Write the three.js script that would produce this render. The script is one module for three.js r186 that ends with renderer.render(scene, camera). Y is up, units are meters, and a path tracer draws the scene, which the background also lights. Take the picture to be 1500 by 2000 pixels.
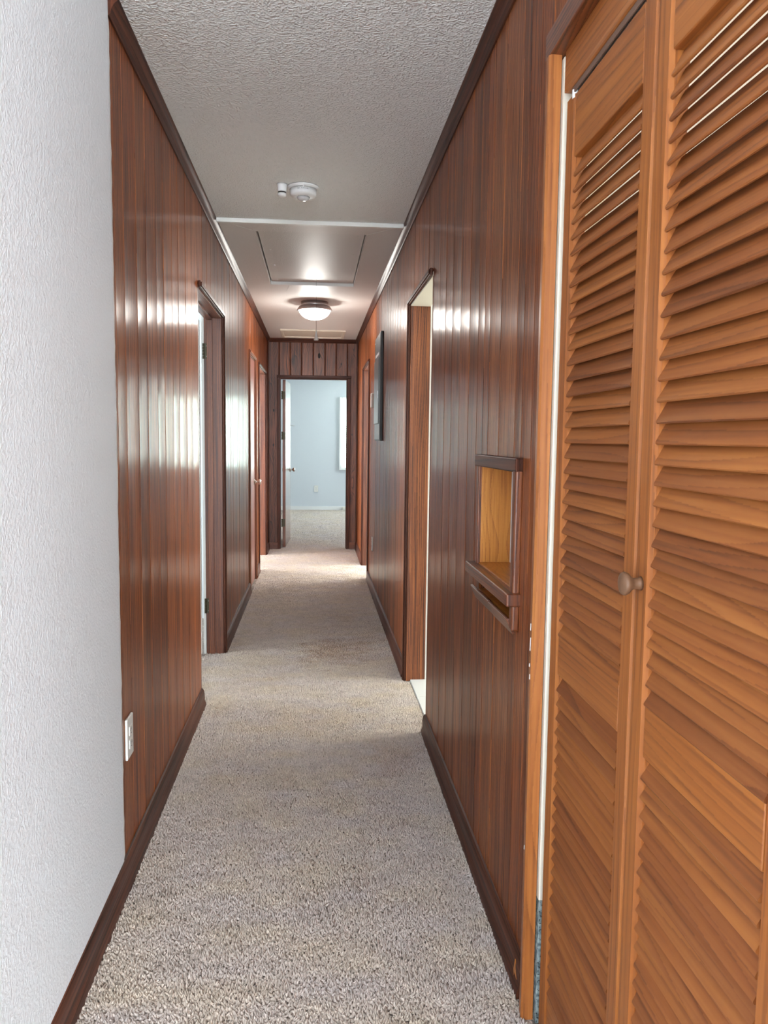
import * as THREE from 'three';
import { RectAreaLightUniformsLib } from 'three/addons/lights/RectAreaLightUniformsLib.js';
import { RoundedBoxGeometry } from 'three/addons/geometries/RoundedBoxGeometry.js';
import { mergeGeometries, toCreasedNormals } from 'three/addons/utils/BufferGeometryUtils.js';

// ---------------------------------------------------------------- camera, light, exposure
const scene = new THREE.Scene();
scene.background = new THREE.Color(0.62, 0.74, 0.9);
const F = 1541.9, YAW = 0.0879, PITCH = -0.0919, ROLL = -0.0117, EYE = 1.3015;
const camera = new THREE.PerspectiveCamera(2 * Math.atan(1000 / F) * 180 / Math.PI, 1500 / 2000, 0.05, 60);
camera.position.set(0, EYE, 0);
{
  const fwd = new THREE.Vector3(Math.sin(YAW) * Math.cos(PITCH), Math.sin(PITCH), -Math.cos(YAW) * Math.cos(PITCH));
  const right = new THREE.Vector3(Math.cos(YAW), 0, Math.sin(YAW));
  const up = new THREE.Vector3().crossVectors(right, fwd);
  const r2 = right.clone().multiplyScalar(Math.cos(ROLL)).addScaledVector(up, -Math.sin(ROLL));
  const u2 = right.clone().multiplyScalar(Math.sin(ROLL)).addScaledVector(up, Math.cos(ROLL));
  camera.quaternion.setFromRotationMatrix(new THREE.Matrix4().makeBasis(r2, u2, fwd.clone().negate()));
}
const renderer = new THREE.WebGLRenderer({ antialias: true });
renderer.toneMapping = THREE.LinearToneMapping;
renderer.toneMappingExposure = 1.3;
renderer.shadowMap.enabled = true;
RectAreaLightUniformsLib.init();

// Daylight: one soft area light just inside each window (window meshes are built further down).
const DAY = [0.93, 0.97, 1.0];
const WINDOWS = [
  // label, centre, facing, width, height, strength, colour
  { key: 'end', at: [1.14, 1.39, -14.36], face: [0, 0, 1], w: 1.30, h: 1.21, k: 14, c: [0.90, 0.99, 0.96], blind: true, label: 'tall white window with closed horizontal blinds on the pale blue end room wall' },
  { key: 'endside', at: [2.86, 1.45, -11.6], face: [-1, 0, 0], w: 1.7, h: 1.2, k: 7, c: [0.80, 0.90, 1.0], label: 'wide white side window of the pale blue end room' },
  { key: 'left3', at: [-3.46, 1.45, -8.35], face: [1, 0, 0], w: 1.3, h: 1.2, k: 34, c: [1.0, 0.97, 0.95], label: 'white window of the small room behind the far left doorway' },
  { key: 'right2', at: [3.26, 1.5, -8.35], face: [-1, 0, 0], w: 1.5, h: 1.1, k: 18, c: [0.97, 0.99, 0.93], label: 'white window of the room behind the far right doorway' },
  { key: 'right2b', at: [1.1, 1.5, -9.22], face: [0, 0, 1], w: 0.9, h: 0.9, k: 16, c: [0.97, 1.0, 0.93], label: 'second white window of the room behind the far right doorway' },
  { key: 'kitchen', at: [3.26, 1.5, -3.9], face: [-1, 0, 0], w: 1.6, h: 1.1, k: 10, c: [0.98, 1.0, 0.92], label: 'white window over the kitchen tile floor' },
  { key: 'left1', at: [-3.46, 1.45, -4.2], face: [1, 0, 0], w: 1.5, h: 1.2, k: 11, c: [0.88, 0.97, 1.0], label: 'white window of the room behind the near left doorway' },
  { key: 'living', at: [1.5, 1.45, 4.76], face: [0, 0, -1], w: 3.0, h: 1.6, k: 27, c: [0.87, 0.945, 1.0], label: 'broad white picture window of the living room' },
  { key: 'livingside', at: [3.46, 1.45, 2.4], face: [-1, 0, 0], w: 2.2, h: 1.5, k: 25, c: [0.87, 0.945, 1.0], label: 'white side window of the living room' },
];
for (const w of WINDOWS) {
  const l = new THREE.RectAreaLight(new THREE.Color().setRGB(...w.c), w.k, w.w, w.h);
  l.name = 'window_daylight';
  const f = new THREE.Vector3(...w.face);
  l.position.set(...w.at).addScaledVector(f, 0.02);
  l.lookAt(l.position.clone().add(f));
  scene.add(l);
  w.light = l;
  l.castShadow = true;
}

// ---------------------------------------------------------------- helpers
let seed = 20240607;
const rnd = () => { seed = (seed + 0x6d2b79f5) | 0; let t = Math.imul(seed ^ (seed >>> 15), 1 | seed); t = (t + Math.imul(t ^ (t >>> 7), 61 | t)) ^ t; return ((t ^ (t >>> 14)) >>> 0) / 4294967296; };
const jit = (a) => (rnd() * 2 - 1) * a;
const taken = {};
function numbered(name) { if (!(name in taken)) { taken[name] = 0; return name; } taken[name]++; return name + '_' + String(taken[name]).padStart(3, '0'); }
function tag(o, label, category, group, kind) {
  o.userData.label = label; o.userData.category = category;
  if (group) o.userData.group = group;
  if (kind) o.userData.kind = kind;
  return o;
}
function thing(name, label, category, pos = [0, 0, 0], group, kind) {
  const o = new THREE.Group(); o.name = numbered(name); o.position.set(...pos); scene.add(o);
  return tag(o, label, category, group, kind);
}
const structure = (name, label, category, pos) => thing(name, label, category, pos, null, 'structure');
function part(parent, name, geo, mat, pos, rot) {
  const m = new THREE.Mesh(geo, mat); m.name = name; m.castShadow = m.receiveShadow = true;
  if (pos) m.position.set(...pos);
  if (rot) m.rotation.set(...rot);
  parent.add(m); return m;
}
// uv in metres, v running along the grain axis
function metric(geo, grain = 'y', off = [0, 0]) {
  const g = geo.index ? geo.toNonIndexed() : geo;
  const p = g.attributes.position, uv = new Float32Array(p.count * 2), ax = { x: 0, y: 1, z: 2 }[grain];
  const a = new THREE.Vector3(), b = new THREE.Vector3(), c = new THREE.Vector3(), n = new THREE.Vector3();
  for (let i = 0; i < p.count; i += 3) {
    a.fromBufferAttribute(p, i); b.fromBufferAttribute(p, i + 1); c.fromBufferAttribute(p, i + 2);
    n.copy(b).sub(a).cross(c.clone().sub(a));
    const q = [Math.abs(n.x), Math.abs(n.y), Math.abs(n.z)], d = q.indexOf(Math.max(...q));
    const others = [0, 1, 2].filter((k) => k !== d);
    const vi = others.includes(ax) ? ax : others[1], ui = others.find((k) => k !== vi);
    [a, b, c].forEach((v, k) => { const e = v.toArray(); uv[(i + k) * 2] = e[ui] + off[0]; uv[(i + k) * 2 + 1] = e[vi] + off[1]; });
  }
  g.setAttribute('uv', new THREE.BufferAttribute(uv, 2));
  return g;
}
// box between two corners, edges eased
function span(x0, x1, y0, y1, z0, z1, r = 0, grain = 'y') {
  const w = Math.abs(x1 - x0), h = Math.abs(y1 - y0), d = Math.abs(z1 - z0);
  const g = r ? new RoundedBoxGeometry(w, h, d, 1, Math.min(r, w / 2.01, h / 2.01, d / 2.01)) : new THREE.BoxGeometry(w, h, d);
  g.translate((x0 + x1) / 2, (y0 + y1) / 2, (z0 + z1) / 2);
  return metric(g, grain, [rnd() * 3, rnd() * 3]);
}
// a profile in (x, y) swept along z from z0 to z1
function sweepZ(profile, z0, z1, crease = 0.7) {
  const s = new THREE.Shape(profile.map(([x, y]) => new THREE.Vector2(x, y)));
  const g = new THREE.ExtrudeGeometry(s, { depth: Math.abs(z1 - z0), bevelEnabled: false, steps: 1 });
  g.translate(0, 0, Math.min(z0, z1));
  return metric(toCreasedNormals(g, crease), 'z', [rnd(), rnd()]);
}
// vertical board: width along x, front at z = 0 (back at -t), long edges chamfered to make the V joint, face slightly cupped by age
function board(w, h, t, ch, off, cup = 0.045) {
  const n = 6, front = [];
  for (let i = 0; i <= n; i++) { const q = 2 * i / n - 1; front.push([w - ch - (w - 2 * ch) * i / n, -cup * (w / 4) * q * q, -q * cup]); }
  const P = [[0, -t], [w, -t], [w, -ch - cup * w / 4], ...front.map(([x, z]) => [x, z]), [0, -ch - cup * w / 4]];
  const pos = [], nor = [], m = P.length;
  const tri = (a, b, c, na, nb, nc) => { pos.push(...a, ...b, ...c); nor.push(...na, ...nb, ...nc); };
  for (let i = 0; i < m; i++) {
    const k = (i + 1) % m, [x0, z0] = P[i], [x1, z1] = P[k];
    let na = [z1 - z0, 0, -(x1 - x0)]; const l = Math.hypot(na[0], na[2]); na = na.map((v) => v / l); if (na[0] * (x0 + x1 - w) + na[2] * ((z0 + z1) / 2 + t / 2) < 0) na = na.map((v) => -v);
    let nb = na;
    if (i >= 3 && i < 3 + n) { const f = (q) => { const a = front[q - 3][2]; return [-a, 0, Math.sqrt(1 - a * a)]; }; na = f(i); nb = f(i + 1); na[0] *= 1; }
    const A = [x0, 0, z0], B = [x1, 0, z1], C = [x1, h, z1], D = [x0, h, z0];
    const e = new THREE.Vector3(x1 - x0, 0, z1 - z0).cross(new THREE.Vector3(0, 1, 0));
    if (e.x * na[0] + e.z * na[2] > 0) { tri(A, B, C, na, nb, nb); tri(A, C, D, na, nb, na); } else { tri(A, C, B, na, nb, nb); tri(A, D, C, na, na, nb); }
  }
  for (const [y, u] of [[0, -1], [h, 1]]) for (let i = 1; i + 1 < m; i++) { const a = [P[0][0], y, P[0][1]], b = [P[i][0], y, P[i][1]], c = [P[i + 1][0], y, P[i + 1][1]], q = [0, u, 0]; if (u < 0) tri(a, b, c, q, q, q); else tri(a, c, b, q, q, q); }
  const g = new THREE.BufferGeometry();
  g.setAttribute('position', new THREE.Float32BufferAttribute(pos, 3));
  g.setAttribute('normal', new THREE.Float32BufferAttribute(nor, 3));
  return metric(g, 'y', off || [rnd() * 4, rnd() * 4]);
}
const lathe = (pts, seg = 32) => new THREE.LatheGeometry(pts.map(([x, y]) => new THREE.Vector2(x, y)), seg);

// ---------------------------------------------------------------- textures
function lattice(nx, ny) { const v = new Float32Array(nx * ny); for (let i = 0; i < v.length; i++) v[i] = rnd(); return { nx, ny, v }; }
function at(L, u, v) {                        // periodic value noise, u and v in 0..1
  const x = u * L.nx, y = v * L.ny, x0 = Math.floor(x), y0 = Math.floor(y);
  let fx = x - x0, fy = y - y0; fx = fx * fx * (3 - 2 * fx); fy = fy * fy * (3 - 2 * fy);
  const X = (k) => ((k % L.nx) + L.nx) % L.nx, Y = (k) => ((k % L.ny) + L.ny) % L.ny;
  const a = L.v[Y(y0) * L.nx + X(x0)], b = L.v[Y(y0) * L.nx + X(x0 + 1)], c = L.v[Y(y0 + 1) * L.nx + X(x0)], d = L.v[Y(y0 + 1) * L.nx + X(x0 + 1)];
  return (a + (b - a) * fx) * (1 - fy) + (c + (d - c) * fx) * fy;
}
function texture(w, h, metres, fill, srgb = true) {
  const d = new Uint8Array(w * h * 4);
  for (let j = 0; j < h; j++) for (let i = 0; i < w; i++) {
    const c = fill(i / w, j / h), o = (j * w + i) * 4;
    for (let k = 0; k < 3; k++) d[o + k] = Math.max(0, Math.min(255, Math.round(c[k])));
    d[o + 3] = 255;
  }
  const t = new THREE.DataTexture(d, w, h);
  t.wrapS = t.wrapT = THREE.RepeatWrapping; t.magFilter = THREE.LinearFilter; t.minFilter = THREE.LinearMipmapLinearFilter; t.generateMipmaps = true;
  if (srgb) t.colorSpace = THREE.SRGBColorSpace;
  t.repeat.set(1 / metres[0], 1 / metres[1]); t.needsUpdate = true;
  return t;
}
const mix = (a, b, t) => a.map((v, k) => v + (b[k] - v) * t);
const cl = (t) => Math.max(0, Math.min(1, t));
// straight-grained softwood: dark late-wood lines, streaks, slow drift of tone
function wood({ size = [512, 1024], metres = [0.64, 2.56], light, mid, dark, rings = 70, wander = 2.2, streak = 0.5, contrast = 1 }) {
  const A = lattice(7, 5), B = lattice(15, 4), Fi = lattice(230, 14), Fj = lattice(120, 8), C = lattice(9, 7), P = lattice(256, 220);
  return texture(size[0], size[1], metres, (u, v) => {
    const ph = u * rings + wander * at(A, u, v) * 2 + at(B, u, v) * 1.6;
    const s = ph - Math.floor(ph), ring = Math.pow(s, 3.2);          // each ring deepens slowly then ends sharply
    const t = cl(0.5 + contrast * (0.55 * (0.35 - ring) + streak * (at(Fi, u, v) - 0.5) + 0.45 * (at(Fj, u, v) - 0.5) + 0.35 * (at(C, u, v) - 0.5) + 0.10 * (at(P, u, v) - 0.5)));
    return t < 0.5 ? mix(dark, mid, t * 2) : mix(mid, light, t * 2 - 1);
  });
}
const panelTex = wood({ light: [168, 101, 56], mid: [126, 68, 36], dark: [64, 32, 19], rings: 64, wander: 2.0 });
const closetTex = wood({ light: [176, 112, 54], mid: [150, 87, 39], dark: [100, 55, 26], rings: 34, wander: 1.3, streak: 0.4, contrast: 0.6 });
const endTex = wood({ light: [140, 84, 54], mid: [98, 53, 34], dark: [42, 22, 15], rings: 46, wander: 3.5, streak: 0.7, contrast: 1.15, metres: [0.64, 1.6] });
const pineTex = wood({ light: [214, 148, 70], mid: [196, 126, 52], dark: [150, 84, 34], rings: 16, wander: 3, streak: 0.5, contrast: 0.7, metres: [0.64, 0.9] });
const darkTex = wood({ light: [104, 60, 42], mid: [76, 41, 29], dark: [42, 23, 17], rings: 40, wander: 2 });
const grainBump = texture(512, 512, [0.4, 1.6], ((A, B) => (u, v) => { const t = 255 * (0.6 * at(A, u, v) + 0.4 * at(B, u, v)); return [t, t, t]; })(lattice(200, 10), lattice(60, 20)), false);
const stipple = texture(512, 512, [0.32, 0.32], ((A, B, C) => (u, v) => { const t = 255 * cl(0.9 * Math.pow(at(A, u, v), 1.4) * 0.7 + 0.35 * at(B, u, v)); return [t, t, t]; })(lattice(64, 64), lattice(160, 160), 0), false);
const popcorn = texture(512, 512, [0.4, 0.4], ((A, B) => (u, v) => { const t = 255 * cl(Math.pow(at(A, u, v), 1.8) * 0.85 + 0.25 * at(B, u, v)); return [t, t, t]; })(lattice(80, 80), lattice(200, 200)), false);
const rollerBump = texture(512, 512, [0.5, 0.5], ((A, B) => (u, v) => { const t = 255 * (0.6 * at(A, u, v) + 0.4 * at(B, u, v)); return [t, t, t]; })(lattice(110, 60), lattice(220, 120)), false);
const carpetTex = texture(1024, 1024, [1.3, 1.3], ((A, B, C, D) => (u, v) => {
  const f = at(A, u, v), g = at(B, u, v), p = at(C, u, v), q = at(D, u, v);
  const t = 0.72 + 0.42 * (f - 0.5) + 0.2 * (g - 0.5) + 0.12 * (p - 0.5);
  return mix([222 * t, 206 * t, 191 * t], [218 * t, 203 * t, 194 * t], q);
})(lattice(330, 330), lattice(150, 150), lattice(9, 9), lattice(6, 6)));
const carpetBump = texture(512, 512, [0.5, 0.5], ((A, B) => (u, v) => { const t = 255 * (0.6 * at(A, u, v) + 0.4 * at(B, u, v)); return [t, t, t]; })(lattice(110, 110), lattice(50, 50)), false);

// ---------------------------------------------------------------- materials
const std = (o) => new THREE.MeshStandardMaterial(o);
const phys = (o) => new THREE.MeshPhysicalMaterial(o);
const rgb = (r, g, b) => new THREE.Color().setRGB(r, g, b);
const panelTints = [[1, 1, 1], [0.86, 0.84, 0.84], [1.1, 1.02, 0.96], [0.94, 0.88, 0.84], [1.04, 1.06, 1.04], [0.78, 0.76, 0.78], [1.0, 0.92, 0.86]];
const panelMats = panelTints.map((c) => phys({ color: rgb(...c), map: panelTex, roughness: 0.5, bumpMap: grainBump, bumpScale: 0.00035, clearcoat: 0.37, clearcoatRoughness: 0.17, specularIntensity: 0.08 }));
const endMats = [[1, 1, 1], [0.86, 0.84, 0.82], [1.12, 1.08, 1.04]].map((c) => phys({ color: rgb(...c), map: endTex, roughness: 0.55, bumpMap: grainBump, bumpScale: 0.0004, clearcoat: 0.3, clearcoatRoughness: 0.3 }));
const slatMats = [[0.90, 0.90, 0.95], [0.80, 0.77, 0.84], [0.96, 0.96, 0.98], [0.84, 0.80, 0.85], [0.70, 0.66, 0.75], [0.90, 0.87, 0.92], [0.76, 0.70, 0.75]].map((c) => std({ color: rgb(...c), map: closetTex, roughness: 0.5, bumpMap: grainBump, bumpScale: 0.0002 }));
const closetMat = std({ color: rgb(1.02, 1, 0.95), map: closetTex, roughness: 0.42 });
const casingOrange = std({ color: rgb(1.12, 1.16, 1.3), map: closetTex, roughness: 0.36 });
const trimDark = phys({ map: darkTex, roughness: 0.42, specularIntensity: 0.3, clearcoat: 0.06, clearcoatRoughness: 0.25 });
const trimRed = phys({ color: rgb(0.66, 0.58, 0.55), map: panelTex, roughness: 0.42, clearcoat: 0.4, clearcoatRoughness: 0.25 });
const jambOrange = std({ color: rgb(1.0, 0.98, 0.92), map: panelTex, roughness: 0.5 });
const pineMat = std({ map: pineTex, roughness: 0.4 });
const redDoorMat = phys({ color: rgb(0.34, 0.125, 0.095), roughness: 0.35, clearcoat: 0.5, clearcoatRoughness: 0.2 });
const ceilMat = std({ color: rgb(0.87, 0.88, 0.865), roughness: 0.85, bumpMap: popcorn, bumpScale: 0.0035 });
const ceilSmooth = phys({ specularIntensity: 0.7,  color: rgb(0.84, 0.825, 0.80), roughness: 0.48, bumpMap: rollerBump, bumpScale: 0.0007 });
const hatchMat = phys({ specularIntensity: 0.25, color: rgb(0.82, 0.815, 0.79), roughness: 0.46, bumpMap: rollerBump, bumpScale: 0.0005 });
const whiteWall = std({ color: rgb(0.85, 0.88, 0.91), roughness: 0.6, bumpMap: stipple, bumpScale: 0.0012 });
const roomWall = std({ color: rgb(0.74, 0.77, 0.80), roughness: 0.75, bumpMap: rollerBump, bumpScale: 0.0005 });
const blueWall = std({ color: rgb(0.67, 0.71, 0.74), roughness: 0.75, bumpMap: rollerBump, bumpScale: 0.0004 });
const creamWall = std({ color: rgb(0.82, 0.79, 0.70), roughness: 0.7 });
const whiteTrim = std({ color: rgb(0.86, 0.86, 0.83), roughness: 0.4 });
const creamPaint = std({ color: rgb(0.80, 0.74, 0.62), roughness: 0.5 });
const plastic = std({ color: rgb(0.78, 0.77, 0.72), roughness: 0.35 });
const whitePlastic = std({ color: rgb(0.86, 0.86, 0.86), roughness: 0.4 });
const darkSlot = std({ color: rgb(0.03, 0.03, 0.03), roughness: 0.8 });
const carpetMat = std({ map: carpetTex, roughness: 1, bumpMap: carpetBump, bumpScale: 0.006 });
const tileMat = std({ color: rgb(0.76, 0.78, 0.78), roughness: 0.25 });
const grout = std({ color: rgb(0.5, 0.5, 0.48), roughness: 0.9 });
const brass = std({ color: rgb(0.075, 0.065, 0.04), roughness: 0.5, metalness: 0.7 });
const nickel = std({ color: rgb(0.62, 0.58, 0.52), roughness: 0.25, metalness: 1 });
const darkMetal = std({ color: rgb(0.52, 0.52, 0.53), roughness: 0.3, metalness: 0.85 });
const steel = std({ color: rgb(0.45, 0.46, 0.46), roughness: 0.35, metalness: 0.9 });

// ---------------------------------------------------------------- dimensions
const L = -0.544, R = 0.494, H = 2.44, ZE = -9.258, T = 0.102, BT = 0.012;   // hall planes, wall thickness, board thickness

// ---------------------------------------------------------------- floor
{
  const f = structure('floor', 'beige grey carpeted floor of the hallway and rooms', 'floor');
  part(f, 'carpet_backing', span(-3.7, 3.7, -0.12, 0, 5.0, -14.6), carpetMat);
  // carpet pile over the stretch that shows: nobody could count it
  const bands = [[-0.95, -4.6, 0.0066, 1], [-4.6, -9.3, 0.0085, 1.25], [-9.3, -14.39, 0.013, 1.8]];
  const tuft = new THREE.ConeGeometry(0.0052, 0.0095, 4, 1, true); tuft.translate(0, 0.0035, 0);
  const tuftMat = std({ color: 0xffffff, roughness: 1 });
  const low = lattice(40, 300), mid = lattice(90, 640), tint = lattice(26, 190);
  const list = [];
  for (const [z0, z1, step, big] of bands) {
    const xa = z0 > -9.2 ? L - 0.1 : -0.55, xb = z0 > -9.2 ? R + 0.02 : 0.9;
    for (let z = z0; z > z1; z -= step) for (let x = xa; x < xb; x += step) {
      const px = x + jit(step * 0.5), pz = z + jit(step * 0.5);
      const door1 = pz < -3.82 && pz > -4.73, door3 = pz < -7.78 && pz > -8.76;
      if (px < L + 0.019 && !door1 && !door3 && pz > -9.2) continue;
      if (px > R - 0.019 && pz > -9.2 && !(pz < -3.40 && pz > -4.12 && px < R + 0.018) && !(pz < -7.3 && pz > -8.0)) continue;
      if (px < -0.40 && pz < ZE + 0.01 && pz > ZE - 0.15) continue;
      if (px > 0.372 && pz < ZE + 0.01 && pz > ZE - 0.15) continue;
      list.push([px, pz, big]);
    }
  }
  const pile = new THREE.InstancedMesh(tuft, tuftMat, list.length);
  const d = new THREE.Object3D(), c = new THREE.Color();
  const stains = [[0.12, -4.75, 0.22, 0.32, 0.30], [-0.06, -3.55, 0.3, 0.2, 0.12], [0.2, -5.6, 0.2, 0.3, 0.1], [0.33, -3.1, 0.12, 0.22, 0.16], [-0.3, -4.2, 0.2, 0.2, 0.08]];
  list.forEach(([x, z, big], i) => {
    d.position.set(x, 0, z);
    const u = (x + 1.5) / 3, v = (-z) / 14, lay = at(low, u, v), dir = at(mid, u, v);
    d.rotation.set((lay - 0.5) * 1.1 + jit(0.5), rnd() * 6.283, (dir - 0.5) * 1.1 + jit(0.5), 'XYZ');
    d.scale.set(big * (0.8 + rnd() * 0.5), 0.8 + rnd() * 0.5, big * (0.8 + rnd() * 0.5));
    d.updateMatrix(); pile.setMatrixAt(i, d.matrix);
    let k = 0.88 + rnd() * 0.24 + (dir - 0.5) * 0.14, r = 0.57, g = 0.488, b = 0.43;
    const hue = at(tint, u, v) - 0.5; r += hue * 0.02; b -= hue * 0.06;
    for (const [sx, sz, rx, rz, s] of stains) {
      const q = Math.hypot((x - sx) / rx, (z - sz) / rz) + (lay - 0.5) * 1.0;
      if (q < 1) { const e = s * (rnd() < 1 - q ? 1 : 0.25); r *= 1 - e * 0.55; g *= 1 - e * 0.8; b *= 1 - e; }
    }
    pile.setColorAt(i, c.setRGB(r * k, g * k, b * k));
  });
  pile.name = 'carpet_pile'; pile.castShadow = pile.receiveShadow = true; pile.userData.kind = 'stuff';
  f.add(pile);
}

// ---------------------------------------------------------------- ceilings
{
  const c = structure('ceiling', 'off white textured plaster ceiling over the near hallway', 'ceiling');
  part(c, 'plaster', span(-3.7, 3.7, H, H + 0.12, 5.0, -4.29), ceilMat);
  const t = structure('trim_1', 'bright white batten crossing the ceiling in front of the attic hatch', 'trim');
  part(t, 'batten', span(L + 0.028, R - 0.028, H - 0.022, H, -4.285, -4.31, 0.003, 'x'), whiteTrim);

  const s = structure('ceiling', 'smooth grey white board ceiling around the attic hatch', 'ceiling');
  s.name = 'ceiling_far';
  const x0 = -0.332, x1 = 0.284, zn = -4.54, zf = -6.065, g = 0.0012;
  const poly = (pts) => {
    const sh = new THREE.Shape(pts.map(([x, z]) => new THREE.Vector2(x, -z)));
    const ge = new THREE.ExtrudeGeometry(sh, { depth: 0.05, bevelEnabled: false }); ge.rotateX(-Math.PI / 2); ge.translate(0, H, 0);
    return metric(ge, 'z');
  };
  part(s, 'mitred_board', poly([[L + 0.006, -4.29], [R - 0.006, -4.29], [x1, zn], [x0, zn]]), ceilSmooth);
  part(s, 'mitred_board', poly([[L - 0.02, -4.29], [L + 0.004, -4.29], [x0 - g, zn - g], [x0 - g, zf], [L - 0.02, zf]]), ceilSmooth);
  part(s, 'mitred_board', poly([[R + 0.02, -4.29], [R - 0.004, -4.29], [x1 + g, zn - g], [x1 + g, zf], [R + 0.02, zf]]), ceilSmooth);
  part(s, 'end_board', span(L - 0.02, R + 0.02, H, H + 0.05, zf, ZE - 0.02), ceilSmooth);
  part(s, 'reveal', span(x0, x1, H + 0.0005, H + 0.03, zf + 0.004, zf - 0.001, 0, 'x'), whiteTrim);
  // filler bead in the mitre joints
  for (const [ax, bx2] of [[L + 0.006, x0], [R - 0.006, x1]]) {
    const dx = bx2 - ax, dz = zn + 4.31, len = Math.hypot(dx, dz);
    part(s, 'filler_bead', new RoundedBoxGeometry(len, 0.0024, 0.005, 1, 0.001), whiteTrim, [(ax + bx2) / 2, H - 0.0008, (zn - 4.31) / 2], [0, Math.atan2(-dz, dx), 0]);
  }
  part(s, 'upper_deck', span(-3.7, 3.7, H + 0.05, H + 0.12, -4.29, -14.6), ceilMat);
  part(s, 'bedroom_ceiling', span(-3.7, L - 0.02, H, H + 0.05, -4.29, -14.6), ceilMat);
  part(s, 'bedroom_ceiling', span(R + 0.02, 3.7, H, H + 0.05, -4.29, -14.6), ceilMat);
  part(s, 'bedroom_ceiling', span(L - 0.02, R + 0.02, H, H + 0.05, ZE - 0.02, -14.6), ceilMat);

  const h = thing('attic_hatch', 'grey white painted attic access panel recessed in the hallway ceiling', 'hatch', [0, H, 0]);
  part(h, 'panel', span(x0 + 0.007, x1 - 0.005, 0.022, 0.034, zn - 0.004, zf + 0.008, 0.002), hatchMat);
  for (const [x, z] of [[-0.29, -4.62], [0.24, -4.66], [-0.28, -5.05], [0.235, -5.12], [-0.275, -5.5], [0.235, -5.55], [-0.275, -5.98], [0.23, -5.97]])
    part(h, 'screw', lathe([[0, 0], [0.004, 0.0008], [0.0048, 0.0025], [0.0048, 0.005]], 10), whitePlastic, [x, 0.0185, z]);
  const curl = new THREE.CatmullRomCurve3([[-0.20, 0.003, -6.05], [-0.196, -0.012, -6.04], [-0.206, -0.03, -6.03], [-0.215, -0.052, -6.03]].map((p) => new THREE.Vector3(...p)));
  part(h, 'loose_string', new THREE.TubeGeometry(curl, 12, 0.0013, 5), whiteTrim);

  const p = thing('pull_cord', 'thin pull cord with a tapered cream handle hanging from the attic hatch', 'pull cord', [0.006, H, -5.82]);
  part(p, 'cord', new THREE.CylinderGeometry(0.0012, 0.0012, 0.375, 6), std({ color: rgb(0.16, 0.15, 0.14), roughness: 0.8 }), [0, -0.176, 0]);
  part(p, 'handle', lathe([[0, 0], [0.016, 0], [0.0185, 0.006], [0.0165, 0.012], [0.013, 0.02], [0.0065, 0.05], [0.0045, 0.072], [0, 0.075]], 20), plastic, [0, -0.432, 0]);

  const v = thing('return_air_panel', 'cream panel with raised frame in the ceiling near the end wall', 'vent', [-0.025, H, -8.77]);
  const hw = 0.345, hd = 0.30;
  part(v, 'panel', span(-hw + 0.02, hw - 0.02, -0.004, 0, -hd + 0.02, hd - 0.02), creamPaint);
  part(v, 'frame_bar', span(-hw, hw, -0.016, 0, hd - 0.03, hd, 0.004, 'x'), creamPaint);
  part(v, 'frame_bar', span(-hw, hw, -0.016, 0, -hd, -hd + 0.03, 0.004, 'x'), creamPaint);
  part(v, 'frame_bar', span(-hw, -hw + 0.03, -0.016, 0, -hd + 0.03, hd - 0.03, 0.004, 'z'), creamPaint);
  part(v, 'frame_bar', span(hw - 0.03, hw, -0.016, 0, -hd + 0.03, hd - 0.03, 0.004, 'z'), creamPaint);
}

// ---------------------------------------------------------------- panelled walls
// cuts: rising list of joints along the wall (distance from the camera), y range; boards front at the wall plane
function boards(parent, side, cuts, y0, y1, mats = panelMats, skip) {
  for (let i = 0; i + 1 < cuts.length; i++) {
    const a = cuts[i] + 0.0006, b = cuts[i + 1] - 0.0006, w = b - a;
    const ranges = skip ? skip(cuts[i], cuts[i + 1]) : [[y0, y1]];
    const mat = mats[Math.floor(rnd() * mats.length)], off = [rnd() * 4, rnd() * 4], lean = jit(0.004);
    for (const [ya, yb] of ranges) {
      const g = board(w, yb - ya, BT - 0.001, 0.0024, [off[0], off[1] + ya], 0.012 + rnd() * 0.022);
      if (side < 0) part(parent, 'panel_board', g, mat, [L, ya, -a], [0, Math.PI / 2 + lean, 0]);
      else part(parent, 'panel_board', g, mat, [R, ya, -b], [0, -Math.PI / 2 + lean, 0]);
    }
  }
}
function joints(a, b, w) { const n = Math.max(1, Math.round((b - a) / w)), c = [a]; for (let i = 1; i < n; i++) c.push(a + (b - a) * i / n + jit(w * 0.1)); c.push(b); return c; }
const HEAD = 1.99;     // clear height of the doorways
const wl = structure('wall_left', 'glossy red brown plank panelled wall with three doorways', 'wall');
const wr = structure('wall_right', 'glossy red brown plank panelled wall with niche and breaker panel', 'wall');
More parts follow.
